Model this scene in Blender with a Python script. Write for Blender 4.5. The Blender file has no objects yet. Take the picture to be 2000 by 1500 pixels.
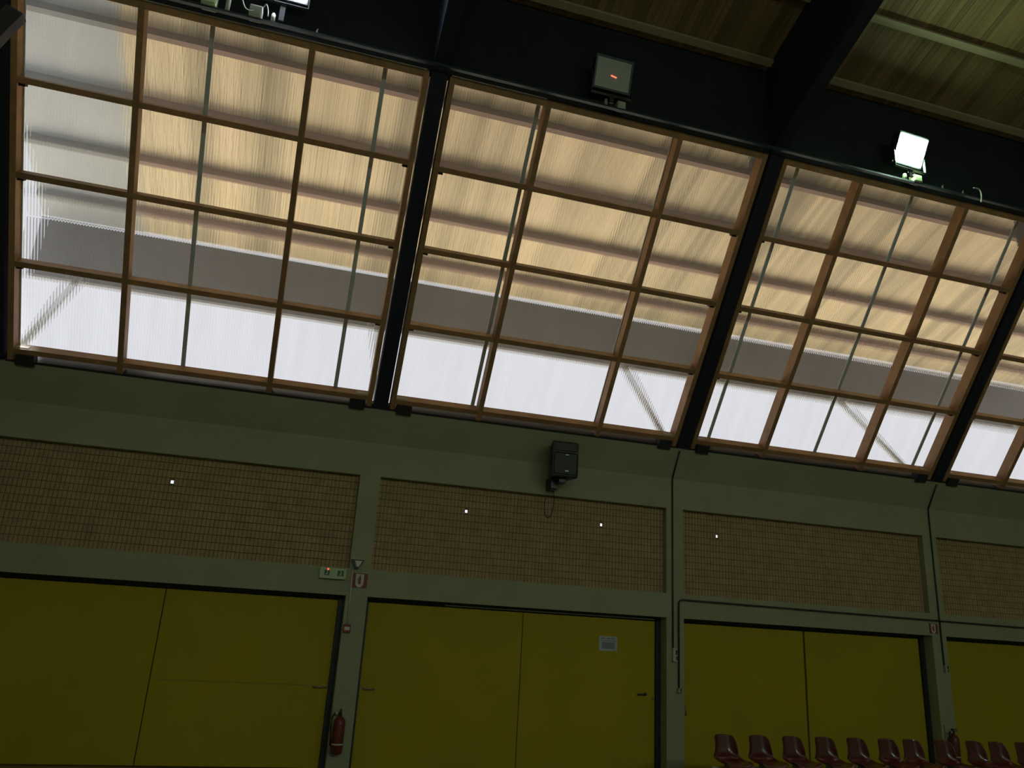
import bpy, bmesh, math, random
from mathutils import Vector, Matrix
random.seed(7)
S = bpy.context.scene
COL = S.collection

# ------------------------------------------------------------------ camera
CAM = (-1.0636, -11.3866, 1.9602)
R_right = Vector((0.95750189, -0.28236622, 0.058817))
R_down = Vector((0.13892808, 0.27280521, -0.95198546))
R_fwd = Vector((0.25276295, 0.91969921, 0.3004401))
cd = bpy.data.cameras.new('camera'); cam = bpy.data.objects.new('camera', cd); COL.objects.link(cam)
m3 = Matrix((R_right, -R_down, -R_fwd)).transposed()
cam.matrix_world = Matrix.Translation(CAM) @ m3.to_4x4()
cd.sensor_width = 36.0; cd.lens = 1505.305 / 2000 * 36; cd.clip_end = 500; cd.clip_start = 0.05
S.camera = cam

# ------------------------------------------------------------------ sky, sun, exposure
w = bpy.data.worlds.new('sky'); S.world = w; w.use_nodes = True
bg = w.node_tree.nodes['Background']; bg.inputs[0].default_value = (0.90, 0.92, 1.0, 1); bg.inputs[1].default_value = 1.02
sd = bpy.data.lights.new('sun_offscreen', 'SUN'); sd.energy = 16.0; sd.angle = math.radians(8); sd.color = (1, .95, .86)
sun = bpy.data.objects.new('sun_offscreen', sd); COL.objects.link(sun)
sun.rotation_euler = Vector((0.25, -0.55, -0.8)).to_track_quat('-Z', 'Y').to_euler()
S.view_settings.view_transform = 'Standard'; S.view_settings.look = 'None'
S.view_settings.exposure = 0.0; S.view_settings.gamma = 1.0; S.view_settings.use_curve_mapping = False
S.cycles.use_denoising = True
S.cycles.max_bounces = 10; S.cycles.transparent_max_bounces = 24
S.cycles.sample_clamp_indirect = 4.0
LAMP_L = 180.0

# ------------------------------------------------------------------ helpers
def tag(o, label=None, cat=None, group=None, kind=None):
    if label: o['label'] = label
    if cat: o['category'] = cat
    if group: o['group'] = group
    if kind: o['kind'] = kind
    return o

def empty(name, loc=(0, 0, 0), rot=(0, 0, 0), parent=None):
    o = bpy.data.objects.new(name, None); COL.objects.link(o)
    o.location = loc; o.rotation_euler = rot; o.empty_display_size = .1
    if parent: o.parent = parent
    return o

class MB:
    def __init__(s): s.bm = bmesh.new()
    def box(s, x0, x1, y0, y1, z0, z1, bev=0):
        b = s.bm if not bev else bmesh.new()
        r = bmesh.ops.create_cube(b, size=1)
        for v in r['verts']:
            v.co = Vector(((x0 + x1) / 2 + v.co.x * (x1 - x0), (y0 + y1) / 2 + v.co.y * (y1 - y0), (z0 + z1) / 2 + v.co.z * (z1 - z0)))
        if bev:
            bmesh.ops.bevel(b, geom=b.edges[:], offset=bev, segments=2, affect='EDGES', profile=.5)
            s.merge(b)
        return s
    def merge(s, b):
        me = bpy.data.meshes.new('tmp'); b.to_mesh(me); b.free(); s.bm.from_mesh(me); bpy.data.meshes.remove(me)
    def xform(s, M): bmesh.ops.transform(s.bm, matrix=M, verts=s.bm.verts[:]); return s
    def prism(s, pts, x0, x1):          # pts in (y, z), extruded along x
        a = [s.bm.verts.new((x0, y, z)) for y, z in pts]; b = [s.bm.verts.new((x1, y, z)) for y, z in pts]
        n = len(pts)
        f = [s.bm.faces.new(a), s.bm.faces.new(b[::-1])] + [s.bm.faces.new((a[i], b[i], b[(i + 1) % n], a[(i + 1) % n])) for i in range(n)]
        bmesh.ops.recalc_face_normals(s.bm, faces=f)
        return s
    def plate(s, pts, y0, y1):          # pts in (x, z), extruded along y
        a = [s.bm.verts.new((x, y0, z)) for x, z in pts]; b = [s.bm.verts.new((x, y1, z)) for x, z in pts]
        n = len(pts)
        f = [s.bm.faces.new(a), s.bm.faces.new(b[::-1])] + [s.bm.faces.new((a[i], b[i], b[(i + 1) % n], a[(i + 1) % n])) for i in range(n)]
        bmesh.ops.recalc_face_normals(s.bm, faces=f)
        return s
    def tube(s, pts, r, n=8):
        pts = [Vector(p) for p in pts]; rings = []
        for i, p in enumerate(pts):
            d = (pts[min(i + 1, len(pts) - 1)] - pts[max(i - 1, 0)]).normalized()
            q = d.to_track_quat('Z', 'Y')
            rings.append([s.bm.verts.new(p + q @ Vector((r * math.cos(2 * math.pi * k / n), r * math.sin(2 * math.pi * k / n), 0))) for k in range(n)])
        fs = []
        for a, b in zip(rings, rings[1:]):
            for k in range(n): fs.append(s.bm.faces.new((a[k], a[(k + 1) % n], b[(k + 1) % n], b[k])))
        fs.append(s.bm.faces.new(rings[0][::-1])); fs.append(s.bm.faces.new(rings[-1]))
        bmesh.ops.recalc_face_normals(s.bm, faces=fs)
        for f in fs[:-2]: f.smooth = True
        return s
    def lathe(s, prof, c=(0, 0, 0), n=20):   # prof (r, z)
        rings = [[s.bm.verts.new((c[0] + max(r, 1e-4) * math.cos(2 * math.pi * k / n), c[1] + max(r, 1e-4) * math.sin(2 * math.pi * k / n), c[2] + z)) for k in range(n)] for r, z in prof]
        fs = []
        for a, b in zip(rings, rings[1:]):
            for k in range(n): fs.append(s.bm.faces.new((a[k], a[(k + 1) % n], b[(k + 1) % n], b[k])))
        fs.append(s.bm.faces.new(rings[0][::-1])); fs.append(s.bm.faces.new(rings[-1]))
        bmesh.ops.recalc_face_normals(s.bm, faces=fs)
        for f in fs[:-2]: f.smooth = True
        return s
    def build(s, name, mat, parent=None, loc=None, kind=None):
        me = bpy.data.meshes.new(name); s.bm.to_mesh(me); s.bm.free()
        me.materials.append(mat)
        o = bpy.data.objects.new(name, me); COL.objects.link(o)
        if parent: o.parent = parent
        if loc: o.location = loc
        if kind: o['kind'] = kind
        return o
def inst(o, parent=None, loc=None):
    c = o.copy(); COL.objects.link(c)
    if parent: c.parent = parent
    if loc is not None: c.location = loc
    return c

# ------------------------------------------------------------------ materials
def mat(name, col, rough=.6, var=.15, scale=3.0, metal=0.0, bump=0.0, emit=None, estr=0, stretch=(1, 1, 1), rnd=0.0, spec=.5, coat=0.0):
    m = bpy.data.materials.new(name); m.use_nodes = True; nt = m.node_tree; N = nt.nodes; L = nt.links
    b = N['Principled BSDF']; b.inputs['Roughness'].default_value = rough; b.inputs['Metallic'].default_value = metal
    b.inputs['Specular IOR Level'].default_value = spec
    b.inputs['Coat Weight'].default_value = coat; b.inputs['Coat Roughness'].default_value = .08
    tc = N.new('ShaderNodeTexCoord'); mp = N.new('ShaderNodeMapping'); mp.inputs['Scale'].default_value = stretch
    L.new(tc.outputs['Object'], mp.inputs[0])
    n = N.new('ShaderNodeTexNoise'); n.inputs['Scale'].default_value = scale; n.inputs['Detail'].default_value = 6; n.inputs['Roughness'].default_value = .6
    n.noise_dimensions = '4D'
    L.new(mp.outputs[0], n.inputs['Vector'])
    cr = N.new('ShaderNodeValToRGB'); cr.color_ramp.elements[0].position = .3; cr.color_ramp.elements[1].position = .7
    lo = tuple(c * (1 - var) for c in col) + (1,); hi = tuple(min(1, c * (1 + var)) for c in col) + (1,)
    cr.color_ramp.elements[0].color = lo; cr.color_ramp.elements[1].color = hi
    L.new(n.outputs['Fac'], cr.inputs[0]); out = cr.outputs[0]
    oi = N.new('ShaderNodeObjectInfo')
    mu = N.new('ShaderNodeMath'); mu.operation = 'MULTIPLY'; mu.inputs[1].default_value = 37.0
    L.new(oi.outputs['Random'], mu.inputs[0]); L.new(mu.outputs[0], n.inputs['W'])
    if rnd == 'color':
        mx = N.new('ShaderNodeMix'); mx.data_type = 'RGBA'; mx.blend_type = 'MULTIPLY'; mx.inputs['Factor'].default_value = 1
        L.new(out, mx.inputs['A']); L.new(oi.outputs['Color'], mx.inputs['B']); out = mx.outputs['Result']
    elif rnd:
        mr = N.new('ShaderNodeMapRange'); mr.inputs['To Min'].default_value = 1 - rnd; mr.inputs['To Max'].default_value = 1 + rnd
        L.new(oi.outputs['Random'], mr.inputs[0])
        mx = N.new('ShaderNodeMix'); mx.data_type = 'RGBA'; mx.blend_type = 'MULTIPLY'; mx.inputs['Factor'].default_value = 1
        L.new(out, mx.inputs['A']); L.new(mr.outputs[0], mx.inputs['B']); out = mx.outputs['Result']
    L.new(out, b.inputs['Base Color'])
    if bump:
        bp = N.new('ShaderNodeBump'); bp.inputs['Strength'].default_value = bump; bp.inputs['Distance'].default_value = .01
        L.new(n.outputs['Fac'], bp.inputs['Height']); L.new(bp.outputs[0], b.inputs['Normal'])
    if emit:
        b.inputs['Emission Color'].default_value = emit + (1,); b.inputs['Emission Strength'].default_value = estr
    return m

M = {}
M['wall'] = mat('painted_concrete', (.325, .335, .205), .75, .07, 1.6, bump=.15)
M['brick'] = mat('clay_block', (.40, .29, .14), .85, .16, 6, bump=.3)
M['mortar'] = mat('mortar', (.17, .13, .072), .95, .15, 20)
M['door'] = mat('yellow_laminate', (.42, .33, .018), .6, .06, .9, spec=.15)
M['black'] = mat('black_frame', (.020, .022, .026), .5, .1, 4)
M['gap'] = mat('black_steel', (.022, .023, .025), .7, .1, 4)
M['frame'] = mat('pine_frame', (.33, .180, .078), .6, .22, 5, stretch=(1, 1, 1), bump=.1, rnd=.12)
M['rib'] = mat('dark_stained_glulam', (.020, .025, .034), .7, .2, 3, stretch=(3, .3, .3), spec=.2)
M['upper'] = mat('dark_painted_board', (.021, .024, .026), .7, .15, 1.5, spec=.15)
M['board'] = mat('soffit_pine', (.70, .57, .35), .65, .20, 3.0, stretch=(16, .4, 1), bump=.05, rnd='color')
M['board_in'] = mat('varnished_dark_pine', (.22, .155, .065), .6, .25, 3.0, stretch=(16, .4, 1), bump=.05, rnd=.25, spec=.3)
M['purlin'] = mat('purlin_timber', (.27, .165, .12), .7, .12, 3, stretch=(.3, 2, 2))
M['purlin_in'] = mat('pale_purlin_timber', (.36, .31, .17), .65, .12, 3, stretch=(.3, 2, 2))
M['fascia'] = mat('grey_fascia_metal', (.125, .125, .13), .6, .15, 1)
M['verge_rail'] = mat('grey_verge_rail', (.20, .20, .19), .6, .1, 2)
M['verge'] = mat('grey_verge_sheet', (.40, .42, .42), .5, .1, 1)
M['joint'] = mat('grey_joint', (.50, .53, .52), .5, .1, 5)
M['floor'] = mat('sports_floor', (.22, .16, .09), .4, .1, 2)
M['ground'] = mat('pale_concrete_paving', (.56, .53, .47), .9, .1, .5)
M['metal'] = mat('galvanised_steel', (.45, .46, .45), .4, .1, 8, metal=.9)
M['dullmetal'] = mat('dull_brass', (.42, .38, .24), .35, .1, 8, metal=.8)
M['tray'] = mat('dark_teal_steel', (.025, .045, .055), .4, .1, 4, metal=.2)
M['white'] = mat('white_plastic', (.62, .64, .58), .5, .05, 8)
M['cream'] = mat('cream_plastic', (.45, .47, .38), .5, .08, 8)
M['red'] = mat('red_paint', (.15, .028, .024), .35, .12, 9)
M['signred'] = mat('sign_red', (.20, .028, .025), .5, .08, 9)
M['signwhite'] = mat('sign_white', (.55, .52, .42), .5, .08, 9)
M['exitgreen'] = mat('exit_green', (.02, .14, .07), .5, .1, 9)
M['exitface'] = mat('exit_diffuser', (.42, .52, .28), .4, .12, 7)
M['led'] = mat('led_red', (.6, .05, .03), .4, .05, 5, emit=(1, .12, .06), estr=1.6)
M['seat'] = mat('maroon_plastic', (.095, .009, .010), .3, .12, 5, coat=.8)
M['steel'] = mat('grey_enamel', (.30, .31, .30), .5, .1, 6)
M['paper'] = mat('paper', (.46, .52, .55), .8, .05, 9)
M['ink'] = mat('grey_ink', (.23, .27, .30), .8, .1, 30)
M['speaker'] = mat('black_plastic', (.020, .022, .024), .38, .1, 7)
M['grille'] = mat('black_grille', (.016, .017, .018), .5, .3, 90)
M['conduit'] = mat('dark_green_conduit', (.020, .040, .034), .5, .1, 7)
M['cable'] = mat('black_cable', (.012, .014, .010), .5, .1, 7)
M['lampbody'] = mat('dark_cast_aluminium', (.035, .04, .038), .45, .1, 7, metal=.3)
M['lampon'] = mat('lit_lamp_glass', (.9, .9, .9), .4, .01, 3, emit=(.68, 1.0, .72), estr=LAMP_L)
M['lampfar'] = mat('lit_far_lamp_glass', (.9, .9, .9), .4, .01, 3, emit=(.82, 1.0, .84), estr=LAMP_L)
M['lampblue'] = mat('lit_bluish_lamp_glass', (.9, .9, .9), .4, .01, 3, emit=(.78, .84, 1.0), estr=LAMP_L)
M['lampoff'] = mat('unlit_lamp_glass', (.30, .32, .24), .3, .08, 3)
M['filament'] = mat('glowing_filament', (.6, .1, .05), .4, .05, 5, emit=(1, .16, .08), estr=2.2)

def pane_material():
    m = bpy.data.materials.new('multiwall_polycarbonate'); m.use_nodes = True; nt = m.node_tree; N = nt.nodes; L = nt.links
    N.clear()
    def math_(op, a, b=None, c=None):
        n = N.new('ShaderNodeMath'); n.operation = op
        for i, v in enumerate((a, b, c)):
            if v is None: continue
            if hasattr(v, 'is_output'): L.new(v, n.inputs[i])
            else: n.inputs[i].default_value = v
        return n.outputs[0]
    out = N.new('ShaderNodeOutputMaterial'); tc = N.new('ShaderNodeTexCoord'); sp = N.new('ShaderNodeSeparateXYZ')
    L.new(tc.outputs['Object'], sp.inputs[0])
    geo = N.new('ShaderNodeNewGeometry')
    ph = math_('MULTIPLY', sp.outputs['X'], 2 * math.pi / .036)
    tilt = math_('MULTIPLY', math_('SINE', ph), 1.7)
    inner = math_('GREATER_THAN', sp.outputs['Z'], -.208)
    tilt = math_('MULTIPLY', tilt, inner)
    cb = N.new('ShaderNodeCombineXYZ'); L.new(tilt, cb.inputs[0])
    add = N.new('ShaderNodeVectorMath'); add.operation = 'ADD'; L.new(geo.outputs['Normal'], add.inputs[0]); L.new(cb.outputs[0], add.inputs[1])
    nm = N.new('ShaderNodeVectorMath'); nm.operation = 'NORMALIZE'; L.new(add.outputs[0], nm.inputs[0])
    rf = N.new('ShaderNodeBsdfRefraction'); rf.inputs['IOR'].default_value = 1.04; rf.inputs['Roughness'].default_value = .0
    rf.inputs['Color'].default_value = (.95, .95, .94, 1); L.new(nm.outputs[0], rf.inputs['Normal'])
    tr = N.new('ShaderNodeBsdfTransparent')
    # rib lines of the sheet: a little less clear at each web
    web = math_('POWER', math_('ABSOLUTE', math_('COSINE', math_('MULTIPLY', ph, .5))), 6.0)
    ns = N.new('ShaderNodeTexNoise'); ns.inputs['Scale'].default_value = 1.0; ns.inputs['Detail'].default_value = 5
    mp = N.new('ShaderNodeMapping'); mp.inputs['Scale'].default_value = (5, .8, 1); L.new(tc.outputs['Object'], mp.inputs[0]); L.new(mp.outputs[0], ns.inputs['Vector'])
    dirt = math_('MULTIPLY_ADD', ns.outputs['Fac'], -.10, 1.0)
    val = math_('MULTIPLY', math_('MULTIPLY_ADD', web, -.03, .955), dirt)
    cc = N.new('ShaderNodeCombineColor'); L.new(val, cc.inputs[0]); L.new(val, cc.inputs[1]); L.new(math_('MULTIPLY', val, .99), cc.inputs[2])
    L.new(cc.outputs[0], tr.inputs[0])
    mx = N.new('ShaderNodeMixShader'); L.new(math_('MULTIPLY', inner, .58), mx.inputs[0]); L.new(tr.outputs[0], mx.inputs[1]); L.new(rf.outputs[0], mx.inputs[2])
    tl = N.new('ShaderNodeBsdfTranslucent'); tl.inputs[0].default_value = (.90, .90, .92, 1)
    wb = math_('MULTIPLY', math_('MULTIPLY_ADD', math_('SINE', math_('MULTIPLY', sp.outputs['X'], 2 * math.pi / .0137)), .5, .5), inner)
    wm = N.new('ShaderNodeMixShader'); L.new(math_('MULTIPLY', wb, .20), wm.inputs[0]); L.new(mx.outputs[0], wm.inputs[1]); L.new(tl.outputs[0], wm.inputs[2]); mx = wm
    gl = N.new('ShaderNodeBsdfGlossy'); gl.inputs['Roughness'].default_value = .10
    fr = N.new('ShaderNodeFresnel'); fr.inputs['IOR'].default_value = 1.45
    m2 = N.new('ShaderNodeMixShader'); L.new(math_('MULTIPLY', math_('MULTIPLY', fr.outputs[0], 1.6), inner), m2.inputs[0]); L.new(mx.outputs[0], m2.inputs[1]); L.new(gl.outputs[0], m2.inputs[2])
    L.new(m2.outputs[0], out.inputs[0])
    return m
M['pane'] = pane_material()

# ------------------------------------------------------------------ dimensions of the place
XS = [-5.033, 0.0, 4.948, 10.009, 15.0]      # rib and pilaster axes
XL, XR = -5.25, 15.25
ZD, ZPB, ZPT, ZK = 2.25, 2.62, 3.96, 4.45    # door head, brick panel, fold of the wall
HW = .15
GY, GZ = -.353, 4.995                        # foot of the sloping glazing
GLEN = 4.536; GA = math.atan2(3.612, -2.745) # its length and slope
TP = math.tan(math.radians(20))
def roofz(y): return 10.05 - TP * (y + 3.1)  # line of the purlin undersides
RIDGE = -13.0; YB = -26.0; EAVE = 2.30

# ------------------------------------------------------------------ setting: floor, walls, ground
MB().box(XL, XR, YB, .45, -.2, 0).build('floor', M['floor'], kind='structure')
MB().box(-70, 90, .45, 90, -.3, -.05).build('ground_outside', M['ground'], kind='structure')
b = MB()
for x in XS:
    x0 = XL if x == XS[0] else x - HW; x1 = XR if x == XS[-1] else x + HW
    b.box(x0, x1, 0, .42, 0, ZK)
for a, c in zip(XS, XS[1:]):
    b.box(a + HW, c - HW, 0, .42, ZD, ZPB); b.box(a + HW, c - HW, 0, .42, ZPT, ZK)
b.prism([(0, ZK), (-.275, 4.90), (-.12, 4.98), (.42, 4.98), (.42, ZK)], XL, XR)
wall = b.build('wall_back', M['wall'], kind='structure')
gable = [(.42, 0), (.42, 4.9), (-3.1, 8.6), (-3.1, 10.6), (RIDGE, roofz(RIDGE) + .3), (YB, roofz(0) + .3), (YB, 0)]
MB().prism(gable, XL - .25, XL).build('wall_left', M['wall'], kind='structure')
MB().prism(gable, XR, XR + .25).build('wall_right', M['wall'], kind='structure')
MB().box(XL, XR, YB - .3, YB, 0, roofz(0) + .3).build('wall_front', M['wall'], kind='structure')

# brick infill panels: small upright blocks, mortar set back; one vent hole in a course here and there
HOLES = {0: [-2.678], 1: [1.488, 3.711], 2: [5.783], 3: []}
for i, (a, c) in enumerate(zip(XS, XS[1:])):
    x0, x1 = a + HW, c - HW; nr = 13; nc = round((x1 - x0) / .0555)
    ph = (ZPT - ZPB) / nr; pw = (x1 - x0) / nc; b = MB(); mo = MB()
    for r in range(nr):
        z0 = ZPB + r * ph; holes = sorted(h for h in HOLES[i] if abs(z0 + ph / 2 - 3.62) < ph / 2)
        hc = {int((h - x0) / pw) for h in holes}
        xs = [x0]
        for k in sorted(hc): xs += [x0 + k * pw + .006, x0 + (k + 1) * pw - .006]
        xs.append(x1)
        for p, q in zip(xs[::2], xs[1::2]): mo.box(p, q, .126, .150, z0, z0 + ph)
        for k in sorted(hc):
            p, q = x0 + k * pw + .006, x0 + (k + 1) * pw - .006
            mo.box(p, q, .126, .150, z0, z0 + .028); mo.box(p, q, .126, .150, z0 + ph - .028, z0 + ph)
        for k in range(nc):
            if k in hc: continue
            d = random.uniform(-.002, .002)
            b.box(x0 + k * pw + .0035, x0 + (k + 1) * pw - .0035, .114 + d, .13, z0 + .005, z0 + ph - .005)
    pm = mo.build('mortar_bed', M['mortar'], wall)
    b.build('upright_brick', M['brick'], pm, kind='stuff')

# ------------------------------------------------------------------ roof: deck, boards, purlins, ribs
XO = 24.0                                      # the overhang runs on past the end wall
def slab(x0, x1, y0, y1, d0, d1): return MB().prism([(y0, roofz(y0) + d0), (y0, roofz(y0) + d1), (y1, roofz(y1) + d1), (y1, roofz(y1) + d0)], x0, x1)
ceil = slab(XL, XR, -3.04, RIDGE, .20, .32).build('ceiling', M['upper'], kind='structure')
over = slab(-4.25, XO, EAVE, -3.04, .195, .32).build('ceiling_overhang', M['upper'], kind='structure')
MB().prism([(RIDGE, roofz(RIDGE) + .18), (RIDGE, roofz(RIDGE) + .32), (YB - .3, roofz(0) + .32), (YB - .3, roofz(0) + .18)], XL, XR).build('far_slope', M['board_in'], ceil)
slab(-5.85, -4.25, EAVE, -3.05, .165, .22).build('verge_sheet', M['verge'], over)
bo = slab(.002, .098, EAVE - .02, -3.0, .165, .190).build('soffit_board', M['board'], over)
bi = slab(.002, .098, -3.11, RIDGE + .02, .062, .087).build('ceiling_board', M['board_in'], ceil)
tone = 0
for k in range(int((XO + 4.25) / .1)):
    o = bo if k == 0 else inst(bo)
    o.location = (-4.25 + k * .1, 0, random.uniform(-.003, .003))
    tone = .55 * tone + random.gauss(0, .25); tv = max(.58, min(1.38, 1 + tone)); o.color = (tv, tv * (1 - .04 * tone), tv, 1)
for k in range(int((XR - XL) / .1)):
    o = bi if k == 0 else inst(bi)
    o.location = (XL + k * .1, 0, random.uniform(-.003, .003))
def purlin(y, x0, x1, m, wd=.10, dp=.17, par=None):
    c_, s_ = math.cos(math.radians(20)), math.sin(math.radians(20))
    q = lambda a, n: (y + a * c_ + n * s_, roofz(y) - a * s_ + n * c_)
    return MB().prism([q(-wd / 2, -.005), q(wd / 2, -.005), q(wd / 2, dp), q(-wd / 2, dp)], x0, x1).build('purlin', m, par)
for a, c in zip(XS + [19.7], XS[1:] + [19.7, XO]):
    if a < 15:
        for y in (-3.28, -4.22, -5.3, -6.4, -7.5, -8.6, -9.7, -10.8, -11.9): purlin(y, a + .1, c - .1, M['purlin_in'], .10, .052, ceil)
    for y in (-1.47, -.40, .64, 1.68): purlin(y, a if a > -5 else -4.25, c, M['purlin'], .08, .158, over)
for y in (-1.47, -.40, .64, 1.68): purlin(y, -5.8, -4.25, M['verge_rail'], .08, .158, over)
# glulam ribs: leg along the glazing, deep rafter inside, slim outrigger over the eave and strut below it
sd_ = Vector((0, math.cos(GA), math.sin(GA))); nin = Vector((0, -math.sin(GA), math.cos(GA)))
g0 = Vector((0, GY, GZ))
def gp(s, n): p = g0 + sd_ * s + nin * n; return (p.y, p.z)
for x in XS + [19.7]:
    pts = [gp(-.10, .02), gp(-.10, -.30), gp(4.1, -.30), (-2.6, roofz(-2.6) + .16), (RIDGE, roofz(RIDGE) + .16), (RIDGE, 12.6), (-3.9, 9.03), gp(4.72, .02)]
    if x < 16: MB().prism(pts, x - .10, x + .10).build('glulam_rib', M['rib'], ceil)
    p0 = Vector((x, .05, GZ - .10)); p1 = Vector((x, EAVE - .03, 7.25))
    MB().tube([p0, p1], .055, 8).build('eave_strut', M['verge'], over)
MB().box(-5.85, XO, EAVE - .02, EAVE + .10, 7.14, roofz(EAVE) + .13).build('fascia', M['fascia'], over)

# dark board above the glazing
MB().box(XL, XR, -3.1, -2.98, 8.70, roofz(-3.1) + .2).build('wall_upper', M['upper'], kind='structure')

# ------------------------------------------------------------------ sloping windows
JX = [-4.84, -2.78, -.68, 1.39, 3.42, 5.45, 7.51, 9.57, 11.63, 13.7]   # joints between polycarbonate sheets
ROWS = [0, .2662, .5119, .7561, 1.0]
def beam(name, x0, x1, s0, s1, n0, n1, m, parent):
    return MB().box(x0, x1, s0, s1, n0, n1).build(name, m, parent)
LIGHTROW = None
for i, (a, c) in enumerate(zip(XS, XS[1:])):
    x0, x1 = a + .135, c - .135
    W_ = empty('window_%d' % (i + 1), (0, GY, GZ), (GA, 0, 0)); tag(W_, kind='structure')
    m1, m2 = (a + 1.49, a + 3.44)
    F = .036
    vert = [(x0, x0 + .07), (m1 - F, m1 + F), (m2 - F, m2 + F), (x1 - .07, x1)]
    for k, (p, q) in enumerate(vert): beam('stile' if k in (0, 3) else 'mullion', p, q, -.09, 4.602, -.20, 0, M['frame'], W_)
    for r, f in enumerate(ROWS):
        sc = f * GLEN + (.035 if r == 0 else (.02 if r == 4 else 0)); h = .035 if r < 4 else .045
        for (p, q) in zip(vert, vert[1:]):
            o = beam('sill_rail' if r == 0 else ('head_rail' if r == 4 else 'rail'), p[1], q[0], sc - h, sc + h, -.20, -.004, M['frame'], W_)
        for (xe, sg) in ((vert[0][1], 1), (vert[3][0], -1)):       # steel angles at the ends of the rails
            if r == 0: beam('corner_plate', min(xe, xe + sg * .16), max(xe, xe + sg * .16), sc + h, sc + h + .006, -.13, -.05, M['steel'], W_)
            elif r < 4: beam('corner_angle', min(xe, xe + sg * .07), max(xe, xe + sg * .07), sc - h - .035, sc - h, -.14, -.05, M['gap'], W_)
    for sgx in (x0 + .10, x1 - .32):
        beam('steel_shoe', sgx, sgx + .22, -.15, .0, -.12, .03, M['gap'], W_)
    beam('base_plate', a + .10, c - .10, -.16, -.092, -.25, -.02, M['gap'], W_)
    js = [a] + [j for j in JX if a + .12 < j < c - .12] + [c]
    for p, q in zip(js, js[1:]):
        beam('polycarbonate_sheet', p + .003, q - .003, -.06, 4.62, -.216, -.201, M['pane'], W_)
    for j in js[1:-1]:
        jo = beam('joint_profile', j - .028, j + .028, -.03, 4.58, -.2005, -.185, M['joint'], W_)
        if i == 0 and j < -2:
            for s_ in (.30, .62): beam('screw', j - .008, j + .008, s_, s_ + .02, -.186, -.178, M['white'], jo)
    if i in (0, 1):
        beam('bead', x0 + .02, x1 - .03 if i == 0 else a + 1.45, 4.603, 4.615, -.03, -.015, M['metal'], W_)

# ------------------------------------------------------------------ doors
mid_ = [0, .06, -.02, 0]
for i, (a, c) in enumerate(zip(XS, XS[1:])):
    D = empty('door_%d' % (i + 1), ((a + c) / 2, .27, 0)); tag(D, kind='structure')
    h2 = (c - a) / 2 - HW
    f = MB().box(-h2, h2, -.07, .06, ZD - .055, ZD); f.box(-h2, -h2 + .05, -.07, .06, 0, ZD - .055); f.box(h2 - .075, h2, -.07, .06, 0, ZD - .055)
    f.build('door_frame', M['black'], D)
    MB().box(-.5 * h2, h2 * .95, -.085, -.07, ZD - .048, ZD - .036).build('sliding_track', M['metal'], D) if i == 1 else None
    MB().box(mid_[i] - .06, mid_[i] + .06, .032, .045, .01, ZD - .055).build('astragal', M['black'], D)
    MB().box(-h2, h2, .046, .06, 0, ZD).build('daylight_stop', M['black'], D)  # unseen black sheet added behind the leaves to block daylight through the gaps
    gap = {0: .012, 1: .010, 2: .035, 3: .02}[i]
    mid = mid_[i]
    for sg in (-1, 1):
        x0, x1 = (-h2 + .052, mid - gap / 2) if sg < 0 else (mid + gap / 2, h2 - .077)
        lf = MB().box(x0, x1, -.02, .03, .01, ZD - .065, bev=.004).build('door_leaf', M['door'], D)
        if (i, sg) == (0, 1): MB().box(x0 + .05, x1 - .2, -.0206, -.019, 1.036, 1.041).build('seam', M['mortar'], lf)
        if (i, sg) in ((0, 1), (1, -1), (1, 1), (2, -1)):
            xe = x1 - .06 if sg > 0 else x0 + .06
            mt = M['black'] if (i, sg) == (1, 1) else M['dullmetal']
            hz = {(1, 1): 1.10, (2, -1): .90}.get((i, sg), 1.03)
            if (i, sg) == (1, 1): xe -= .10
            hd = MB().box(xe - .022, xe + .022, -.03, -.02, hz - .02, hz + .02, bev=.003)
            if (i, sg) == (2, -1): hd.tube([(xe, -.03, hz + .10), (xe, -.07, hz + .08), (xe + .02, -.07, hz - .02), (xe + .04, -.03, hz - .08)], .009)
            else: hd.tube([(xe, -.025, hz), (xe, -.07, hz), (xe - sg * .02, -.072, hz), (xe - sg * .15, -.07, hz - .004)], .011)
            hd.build('door_handle', mt, lf)
            if (i, sg) in ((1, 1), (0, 1)): MB().lathe([(.0, 0), (.018, 0), (.018, .012), (0, .012)], n=14).xform(Matrix.Translation((x1 - .035, -.02, hz - (.06 if i == 1 else 0))) @ Matrix.Rotation(math.pi / 2, 4, 'X')).build('lock_rose', M['dullmetal'], lf)

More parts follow.
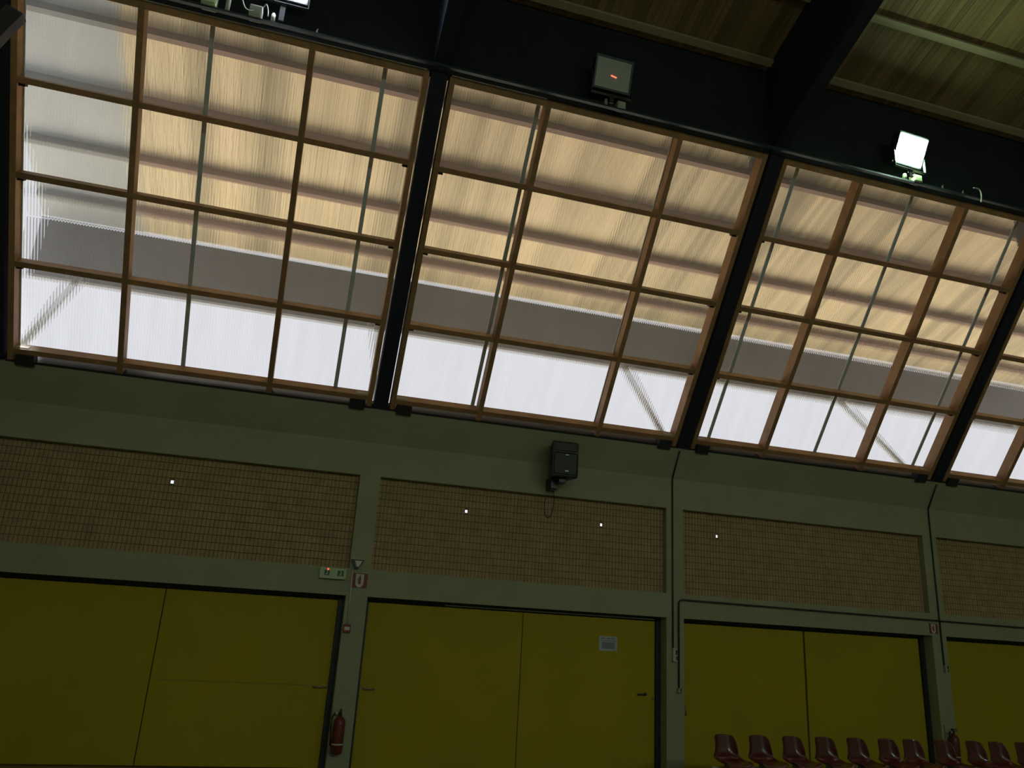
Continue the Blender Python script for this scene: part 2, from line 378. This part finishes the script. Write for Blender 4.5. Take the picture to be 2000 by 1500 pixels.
# ------------------------------------------------------------------ floodlights on the tray
tag(MB().box(XL + .02, XR - .02, -3.30, -3.245, 8.655, 8.665).box(XL + .02, XR - .02, -3.306, -3.30, 8.645, 8.672).build('cable_tray', M['tray']),
    'long dark teal steel tray running along the head of the glazing', 'cable tray')
def floodlight(x, y, z, tilt, state, label, yaw=0.0, flip=False, group=None, suf=''):
    t = empty('floodlight' + suf, (x, y, z), (0, 0, math.pi if flip else yaw))
    tag(t, label, 'floodlight', group)
    T = Matrix.Rotation(-tilt, 4, 'X')       # front (-y) turned down
    T = Matrix.Rotation(tilt, 4, 'X')
    hs = MB(); hs.box(-.27, .27, .012, .14, -.225, .225, bev=.02); hs.box(-.16, .16, .13, .22, -.14, .14, bev=.03); hs.xform(T).build('housing', M['lampbody'], t)
    rim = MB()
    for q in ((-.27, .27, .2, .228), (-.27, .27, -.228, -.2), (-.27, -.245, -.2, .2), (.245, .27, -.2, .2)): rim.box(q[0], q[1], -.012, .012, q[2], q[3])
    rim.xform(T).build('rim', M['lampbody'], t)
    g = MB().box(-.245, .245, -.024 if state != 'off' else -.004, .008, -.2, .2).xform(T).build('lamp_glass' + suf, M[{'on': 'lampon', 'blue': 'lampblue', 'off': 'lampoff', 'far': 'lampfar'}[state]], t)
    if state == 'off':
        MB().tube([(-.03, -.008, -.02), (.05, -.008, -.035)], .008).xform(T).build('filament', M['filament'], g)
    br = MB()
    for sg in (-1, 1): br.box(sg * .285 - .006, sg * .285 + .006, .02, .06, -.30, .02)
    br.box(-.29, .29, .02, .06, -.31, -.30); br.box(-.03, .03, .03, .05, 8.6655 - z if z < 9.5 and not flip else -.4, -.31)
    br.build('bracket', M['lampbody'], t)
    return t
floodlight(-1.98, -3.40, 9.22, .35, 'blue', 'bluish-white lit floodlight over the window beside the end wall')
floodlight(2.27, -3.40, 9.09, .30, 'off', 'unlit grey floodlight with a faint red filament above the window')
floodlight(7.07, -3.42, 9.10, .48, 'on', 'glaring greenish-white lit floodlight above the sloping window', yaw=.05)
for k in range(4):
    floodlight(-2.0 + k * 4.6, -22.6, 8.6, .80, 'far', 'lit floodlight on the opposite side of the hall', flip=True, group='floodlights on the opposite side', suf='_%d_offscreen' % (k + 1))

def gearbox(name, x, w_, h_, d_, m, label, round_=False, lid=True, y=-3.27):
    t = empty(name, (x, y, 8.6652)); tag(t, label, 'electrical box', None)
    if round_: MB().lathe([(0, 0), (w_ / 2, 0), (w_ / 2, h_ * .85), (w_ / 2 * .7, h_), (0, h_)], n=16).build('can', m, t)
    else: MB().box(-w_ / 2, w_ / 2, -d_ / 2, d_ / 2, 0, h_, bev=.012).build('case', m, t)
    if lid: MB().box(-w_ / 2 * .8, w_ / 2 * .8, -d_ / 2 - .006, -d_ / 2 + .004, h_ * .12, h_ * .88, bev=.003).build('lid', m, t)
    return t
gearbox('ballast_box', -2.80, .17, .30, .12, M['exitface'], 'pale green ballast box on the tray, largest of its cluster')
gearbox('capacitor_tube', -2.60, .055, .26, .055, M['cream'], 'slim grey-green upright tube next to the pale green ballast box', True, False)
gearbox('junction_box', -2.28, .15, .17, .11, M['cream'], 'rounded pale junction box with loose white wires on the tray')
gearbox('capacitor_tube', -2.08, .05, .15, .05, M['cream'], 'short pale capacitor can under the bluish lit floodlight', True, False)
gearbox('ballast_box', 2.44, .12, .11, .10, M['cream'], 'small pale green gear box under the unlit floodlight')
gearbox('capacitor_tube', 2.23, .045, .12, .045, M['cream'], 'thin grey can under the unlit floodlight', True, False)
gearbox('ballast_box', 7.26, .15, .12, .11, M['exitface'], 'square pale green gear box under the glaring floodlight')
gearbox('capacitor_tube', 7.06, .06, .12, .06, M['exitface'], 'pale green can beside the square gear box under the glaring floodlight', True, False)
def wire(name, pts, r, m, label, cat):
    # smooth through the points
    P = [Vector(p) for p in pts]; out = []
    for i in range(len(P) - 1):
        p0, p1, p2, p3 = P[max(i - 1, 0)], P[i], P[i + 1], P[min(i + 2, len(P) - 1)]
        for k in range(6):
            t = k / 6; out.append(.5 * ((2 * p1) + (p2 - p0) * t + (2 * p0 - 5 * p1 + 4 * p2 - p3) * t * t + (3 * p1 - p0 - 3 * p2 + p3) * t ** 3))
    out.append(P[-1])
    return tag(MB().tube(out, r, 6).build(name, m), label, cat)
wire('wire', [(-2.50, -3.330, 8.993), (-2.45, -3.340, 8.863), (-2.40, -3.340, 8.743), (-2.33, -3.340, 8.713), (-2.30, -3.330, 8.743)], .008, M['white'], 'white wire dropping to the rounded junction box', 'wire')
wire('wire', [(-2.20, -3.340, 8.803), (-2.17, -3.360, 8.843), (-2.14, -3.360, 8.763), (-2.13, -3.360, 8.678)], .008, M['white'], 'white looped wire between junction box and short capacitor can', 'wire')
wire('wire', [(7.09, -3.340, 8.743), (7.05, -3.360, 8.765), (7.12, -3.360, 8.778), (7.17, -3.360, 8.745), (7.12, -3.360, 8.693)], .006, M['white'], 'white looped wire under the glaring floodlight', 'wire')
wire('wire', [(8.20, -3.405, 8.733), (8.30, -3.410, 8.723), (8.33, -3.410, 8.643), (8.33, -3.390, 8.523)], .010, M['cream'], 'pale wire bent down over the tray edge onto the window head', 'wire')
for xc in (-1.56, 8.10, 7.72):
    t = empty('cable_clip', (xc, -3.303, 8.672)); tag(t, 'small steel clip standing on the tray edge', 'clip', 'clips on the tray edge')
    MB().box(-.012, .012, -.004, .004, 0, .03).build('tab', M['metal'], t); MB().tube([(0, 0, .03), (.012, 0, .055)], .006).build('pin', M['metal'], t)

# dark box held out from the left end wall
t = empty('hanging_box', (-4.402, -3.6, 7.674)); tag(t, 'slim dark box held out on an arm from the end wall', 'fitting')
e1 = Vector((-.37, 0, -.93)).normalized(); e2 = Vector((e1.z, 0, -e1.x)).normalized(); e2 = -e2 if e2.x > 0 else e2
Mx = Matrix((e1, Vector((0, 1, 0)), e2)).transposed().to_4x4()
MB().box(0, .62, -.12, 0, 0, .18, bev=.006).xform(Mx).build('case', M['speaker'], t)
MB().box(.04, .58, -.126, -.118, .02, .16).xform(Mx).build('front_cover', M['gap'], t)
MB().tube([(-.25, -.06, -.25), (-.84, -.06, -.28)], .02).build('arm', M['lampbody'], t)

# ------------------------------------------------------------------ loudspeaker on the wall
t = empty('loudspeaker', (2.85, -.36, 4.17)); tag(t, 'black two-way loudspeaker on a wall bracket under the sloping window', 'loudspeaker')
b = MB(); b.box(-.215, .215, -.14, .16, 0, .56, bev=.03)
for v in b.bm.verts:
    if v.co.y > 0: v.co.x *= .72; 
b.build('cabinet', M['speaker'], t)
MB().box(-.185, .185, -.152, -.138, .04, .37, bev=.012).build('grille', M['grille'], t)
MB().box(-.175, .175, -.150, -.138, .40, .53, bev=.01).build('horn', M['grille'], t)
MB().box(-.16, .16, -.156, -.14, .375, .392, bev=.004).build('trim_bar', M['lampbody'], t)
for z, s in ((.335, .016), (.085, .02)): MB().box(-.01, .045, -.158, -.150, z, z + s, bev=.003).build('badge', M['metal'], t)
b = MB().box(-.14, -.02, .10, .355, -.15, .02, bev=.008); b.box(-.06, .06, -.04, .12, -.07, 0, bev=.008); b.build('bracket', M['speaker'], t)
MB().lathe([(0, 0), (.03, 0), (.03, .012), (0, .012)]).xform(Matrix.Translation((-.08, .2, -.155))).build('bolt', M['metal'], t)
wire('speaker_cable', [(2.84, -.03, 4.03), (2.85, -.03, 3.93), (2.865, .04, 3.78), (2.84, .06, 3.66), (2.79, .08, 3.62), (2.745, .08, 3.70), (2.74, .09, 3.84), (2.755, .10, 3.92)], .006, M['cable'], 'thin black cable looping down below the loudspeaker', 'cable')

# ------------------------------------------------------------------ conduits and switches on the piers
def slopepoint(z): return -.275 * (z - ZK) / .45 if z > ZK else 0
def conduit(x, z1, label, r=.013):
    t = tag(empty('conduit', (x, 0, z1)), label, 'conduit')
    MB().tube([(0, -.275, 4.86 - z1), (0, -.030, ZK + .015 - z1)], r).build('sloped_run', M['conduit'], t)
    MB().tube([(0, -.030, ZK + .015 - z1), (0, -.018, ZK - .06 - z1), (0, -.016, ZK - .12 - z1)], r).build('bend', M['conduit'], t)
    MB().tube([(0, -.016, ZK - .12 - z1), (0, -.016, 0)], r).build('straight_run', M['conduit'], t)
    return t
conduit(4.90, 1.80, 'dark conduit running down the pier to a light switch box')
conduit(10.035, 1.78, 'dark conduit running down the pier behind the row of seats')
tag(MB().tube([(12.8, -.044, 2.485), (5.05, -.044, 2.53), (5.01, -.042, 2.515), (4.997, -.03, 2.48), (4.997, -.016, 1.22)], .013).build('conduit', M['conduit']), 'dark conduit turning from the pier along above the doors', 'conduit')
def switchbox(x, z, w_, h_, label, m='cream'):
    t = empty('switch_box', (x, 0, z)); tag(t, label, 'switch box')
    MB().box(-w_ / 2, w_ / 2, -.05, 0, -h_ / 2, h_ / 2, bev=.006).build('case', M[m], t)
    MB().box(w_ * .05, w_ * .38, -.056, -.049, h_ * .02, h_ * .36, bev=.002).build('rocker', M['black'], t)
    MB().box(w_ * .15, w_ * .42, -.056, -.049, -h_ * .38, -h_ * .08, bev=.002).build('rocker', M['black'], t)
switchbox(4.925, 1.70, .08, .20, 'pale switch box with two dark rockers on the pier')
switchbox(4.997, 1.19, .06, .07, 'small square socket box at the foot of the conduit', 'wall')
switchbox(10.06, 1.72, .07, .12, 'small green-grey box at the conduit end behind the seats', 'wall')

# exit light
t = empty('exit_light', (-.367, 0, 2.455)); tag(t, 'pale green emergency exit light with two dark green pictograms and red indicator', 'exit sign')
MB().box(-.185, .185, -.055, 0, 0, .15, bev=.008).build('case', M['exitface'], t)
MB().box(-.12, -.05, -.058, -.054, .042, .118).build('pictogram', M['exitgreen'], t)
MB().box(.06, .145, -.058, -.054, .042, .118).build('pictogram', M['exitgreen'], t)
for xc in (-.085, .105):
    g = MB(); g.lathe([(0, 0), (.007, 0), (.007, .003), (0, .003)], n=10).xform(Matrix.Translation((xc, -.058, .107)) @ Matrix.Rotation(math.pi / 2, 4, 'X'))
    g.plate([(xc - .012, .07), (xc + .008, .098), (xc + .014, .095), (xc + .006, .075), (xc + .016, .05), (xc + .008, .048), (xc, .066), (xc - .012, .05), (xc - .018, .053)], -.061, -.058)
    g.build('running_figure', M['signwhite'], t)
MB().plate([(-.005, .083), (.04, .083), (.04, .09), (.055, .08), (.04, .070), (.04, .077), (-.005, .077)], -.058, -.054).build('arrow', M['signwhite'], t)
MB().lathe([(0, 0), (.013, 0), (.013, .008), (0, .012)], n=12).xform(Matrix.Translation((-.073, -.056, .128)) @ Matrix.Rotation(math.pi / 2, 4, 'X')).build('indicator', M['led'], t)
# siren
t = empty('alarm_sounder', (-.045, 0, 2.63)); tag(t, 'dark triangular alarm sounder with pale face, above the extinguisher sign', 'alarm')
MB().plate([(-.085, .115), (.085, .115), (.075, .085), (.015, -.01), (-.02, -.01), (-.08, .085)], -.06, 0).build('case', M['speaker'], t)
MB().plate([(-.04, .098), (.065, .098), (.015, .015), (-.018, .02)], -.068, -.06).build('face', M['white'], t)
MB().box(-.088, .088, -.062, 0, .115, .125).build('top_cap', M['cream'], t)
tag(MB().tube([(-.103, -.012, 2.62), (-.086, -.012, 1.865)], .011).build('trunking', M['signwhite']), 'thin white conduit between alarm sounder and call point', 'conduit')
t = empty('call_point', (-.088, 0, 1.81)); tag(t, 'small red fire call point at the foot of the white conduit', 'call point')
MB().box(-.05, .05, -.05, 0, -.055, .055, bev=.006).build('case', M['signred'], t)
MB().box(-.036, .036, -.054, -.049, -.022, .022).build('glass', M['white'], t)
# extinguisher signs
def ext_sign(x, z, s, label):
    t = empty('extinguisher_sign', (x, 0, z)); tag(t, label, 'sign')
    MB().box(-s, s, -.006, 0, -s * .95, s * .95).build('plate', M['signred'], t)
    sh = [(-.62, .86), (.52, .86), (.5, -.2)] + [(-.05 + .55 * math.cos(a), -.3 + .62 * math.sin(a)) for a in [-.25 * k for k in range(1, 12)]] + [(-.6, -.2)]
    MB().plate([(px * s, pz * s) for px, pz in sh], -.008, -.006).build('shield', M['signwhite'], t)
    bt = [(-.2, .35), (-.2, -.5), (.12, -.5), (.12, .35), (.06, .5), (.06, .66), (-.12, .66), (-.12, .5)]
    p_ = MB().plate([(px * s, pz * s) for px, pz in bt], -.010, -.008)
    p_.plate([(px * s, pz * s) for px, pz in [(-.34, .3), (-.27, .3), (-.27, -.35), (-.34, -.35)]], -.010, -.008)
    p_.build('bottle_symbol', M['signred'], t)
ext_sign(.018, 2.462, .103, 'red square fire extinguisher sign with white shield beside the exit light')
ext_sign(9.90, 2.365, .085, 'dark red extinguisher sign on the pier behind the seats')
# fire extinguishers
def extinguisher(x, y, z, label):
    t = empty('fire_extinguisher', (x, y, z)); tag(t, label, 'extinguisher')
    MB().lathe([(0, 0), (.07, 0), (.078, .015), (.078, .36), (.07, .41), (.04, .445), (.025, .455), (.025, .47), (0, .47)], n=24).build('cylinder', M['red'], t)
    MB().lathe([(.0782, .105), (.0795, .105), (.0795, .125), (.0782, .125)], n=24).build('band', M['signwhite'], t)
    b = MB(); b.lathe([(0, .47), (.02, .47), (.02, .505), (0, .505)], n=14); b.box(-.012, .012, -.07, .04, .505, .515); b.box(-.012, .012, -.085, .03, .53, .54); b.box(-.012, .012, .01, .03, .51, .54)
    b.build('valve', M['black'], t)
    MB().tube([(-.02, 0, .485), (-.075, -.01, .49), (-.105, -.02, .44), (-.108, -.02, .33), (-.095, -.02, .22), (-.09, -.02, .10)], .011).build('hose', M['cable'], t)
    MB().lathe([(0, 0), (.017, 0), (.017, .01), (0, .01)], n=12).xform(Matrix.Translation((-.05, -.012, .49)) @ Matrix.Rotation(math.pi / 2, 4, 'X')).build('gauge', M['signwhite'], t)
    MB().box(-.09, .12, .078, .098, .18, .58).build('back_plate', M['wall'], t)
extinguisher(-.045, -.10, .245, 'red fire extinguisher hung on the pier between the yellow doors')
extinguisher(10.0, -.10, .245, 'red fire extinguisher hung on the pier behind the row of seats')

# notice on the door
t = empty('notice', (3.93, .2485, 1.70)); tag(t, 'pale blue paper notice stuck on a yellow door', 'notice')
MB().box(-.15, .15, -.0015, 0, 0, .215).build('sheet', M['paper'], t)
p_ = MB().box(-.11, .11, -.0025, -.0014, .03, .125)
p_.build('text_block', M['ink'], t)
p_ = MB()
for z in (.135, .15): p_.box(-.13, .13, -.0025, -.0014, z, z + .007)
for x in (-.09, .0, .08): p_.box(x - .03, x + .03, -.0025, -.0014, .172, .192)
p_.build('heading', M['ink'], t)

# ------------------------------------------------------------------ row of seats
def seat_shell():
    prof = [(.015, .775), (.01, .74), (.002, .68), (-.008, .615), (-.024, .555), (-.055, .505), (-.10, .474), (-.18, .458), (-.27, .458), (-.35, .466), (-.405, .462), (-.432, .432)]
    hw = [w_ * .93 for w_ in [.135, .158, .166, .174, .186, .200, .210, .214, .214, .212, .206, .200]]
    bm = bmesh.new(); n = 14; rows = []
    for (y, z), h in zip(prof, hw):
        row = []
        for k in range(n + 1):
            u = -1 + 2 * k / n; e = max(0, abs(u) - .45) / .55; back = max(0, min(1, (z - .48) / .09)); 
            dy = -.085 * e ** 2 * back * (1 if z < .70 else .6); dz = .040 * e ** 2 * (1 - back)
            if z > .76: dz -= .02 * abs(u) ** 4
            row.append(bm.verts.new((u * h, y + dy, z + dz)))
        rows.append(row)
    for a, b in zip(rows, rows[1:]):
        for k in range(n): f = bm.faces.new((a[k], a[k + 1], b[k + 1], b[k])); f.smooth = True
    bmesh.ops.recalc_face_normals(bm, faces=bm.faces[:])
    bmesh.ops.solidify(bm, geom=bm.faces[:], thickness=.010)
    bmesh.ops.subdivide_edges(bm, edges=[], cuts=0)
    o = MB(); o.bm.free(); o.bm = bm
    return o
def make_seat():
    t = empty('stadium_seat')
    MBs = seat_shell(); s = MBs.build('seat_shell', M['seat'], t)
    md = s.modifiers.new('sub', 'SUBSURF'); md.levels = 1; md.render_levels = 1
    MB().box(-.07, .07, -.27, -.13, .410, .440, bev=.004).build('mount', M['steel'], t)
    return t
seat_x = [4.845 + .513 * k for k in range(6)] + [7.83, 8.38, 8.935, 9.345, 9.84]
notes = ['maroon plastic stadium seat at the end of the row by the pier', 'second maroon stadium seat from the pale rail end', 'third maroon stadium seat from the pale rail end',
         'fourth maroon stadium seat from the pale rail end', 'fifth maroon stadium seat from the pale rail end', 'sixth maroon stadium seat from the pale rail end', 'seventh maroon stadium seat from the pale rail end',
         'eighth maroon stadium seat from the pale rail end', 'ninth maroon stadium seat from the pale rail end', 'tenth maroon stadium seat, in front of the pier with the extinguisher',
         'maroon stadium seat at the far end, past the pier with the extinguisher']
s0 = make_seat()
for k, x in enumerate(seat_x):
    if k == 0: o = s0
    else:
        o = inst(s0)
        for ch in s0.children: inst(ch, o)
    o.location = (x, -1.5, 0); tag(o, notes[k], 'seat', 'row of maroon stadium seats')
t = empty('seat_rail', (4.6, -1.7, 0)); tag(t, 'pale steel rail on legs carrying the row of maroon seats', 'seat rail')
MB().box(0.0, 5.75, -.04, .04, .349, .409, bev=.004).build('rail', M['steel'], t)
MB().box(-.012, 0, -.045, .045, .341, .415).build('end_cap', M['white'], t)
for k in range(6):
    x = .35 + k * 1.02
    MB().box(x - .03, x + .03, -.03, .03, .012, .349).box(x - .05, x + .05, -.22, .22, 0, .012).build('leg', M['steel'], t)
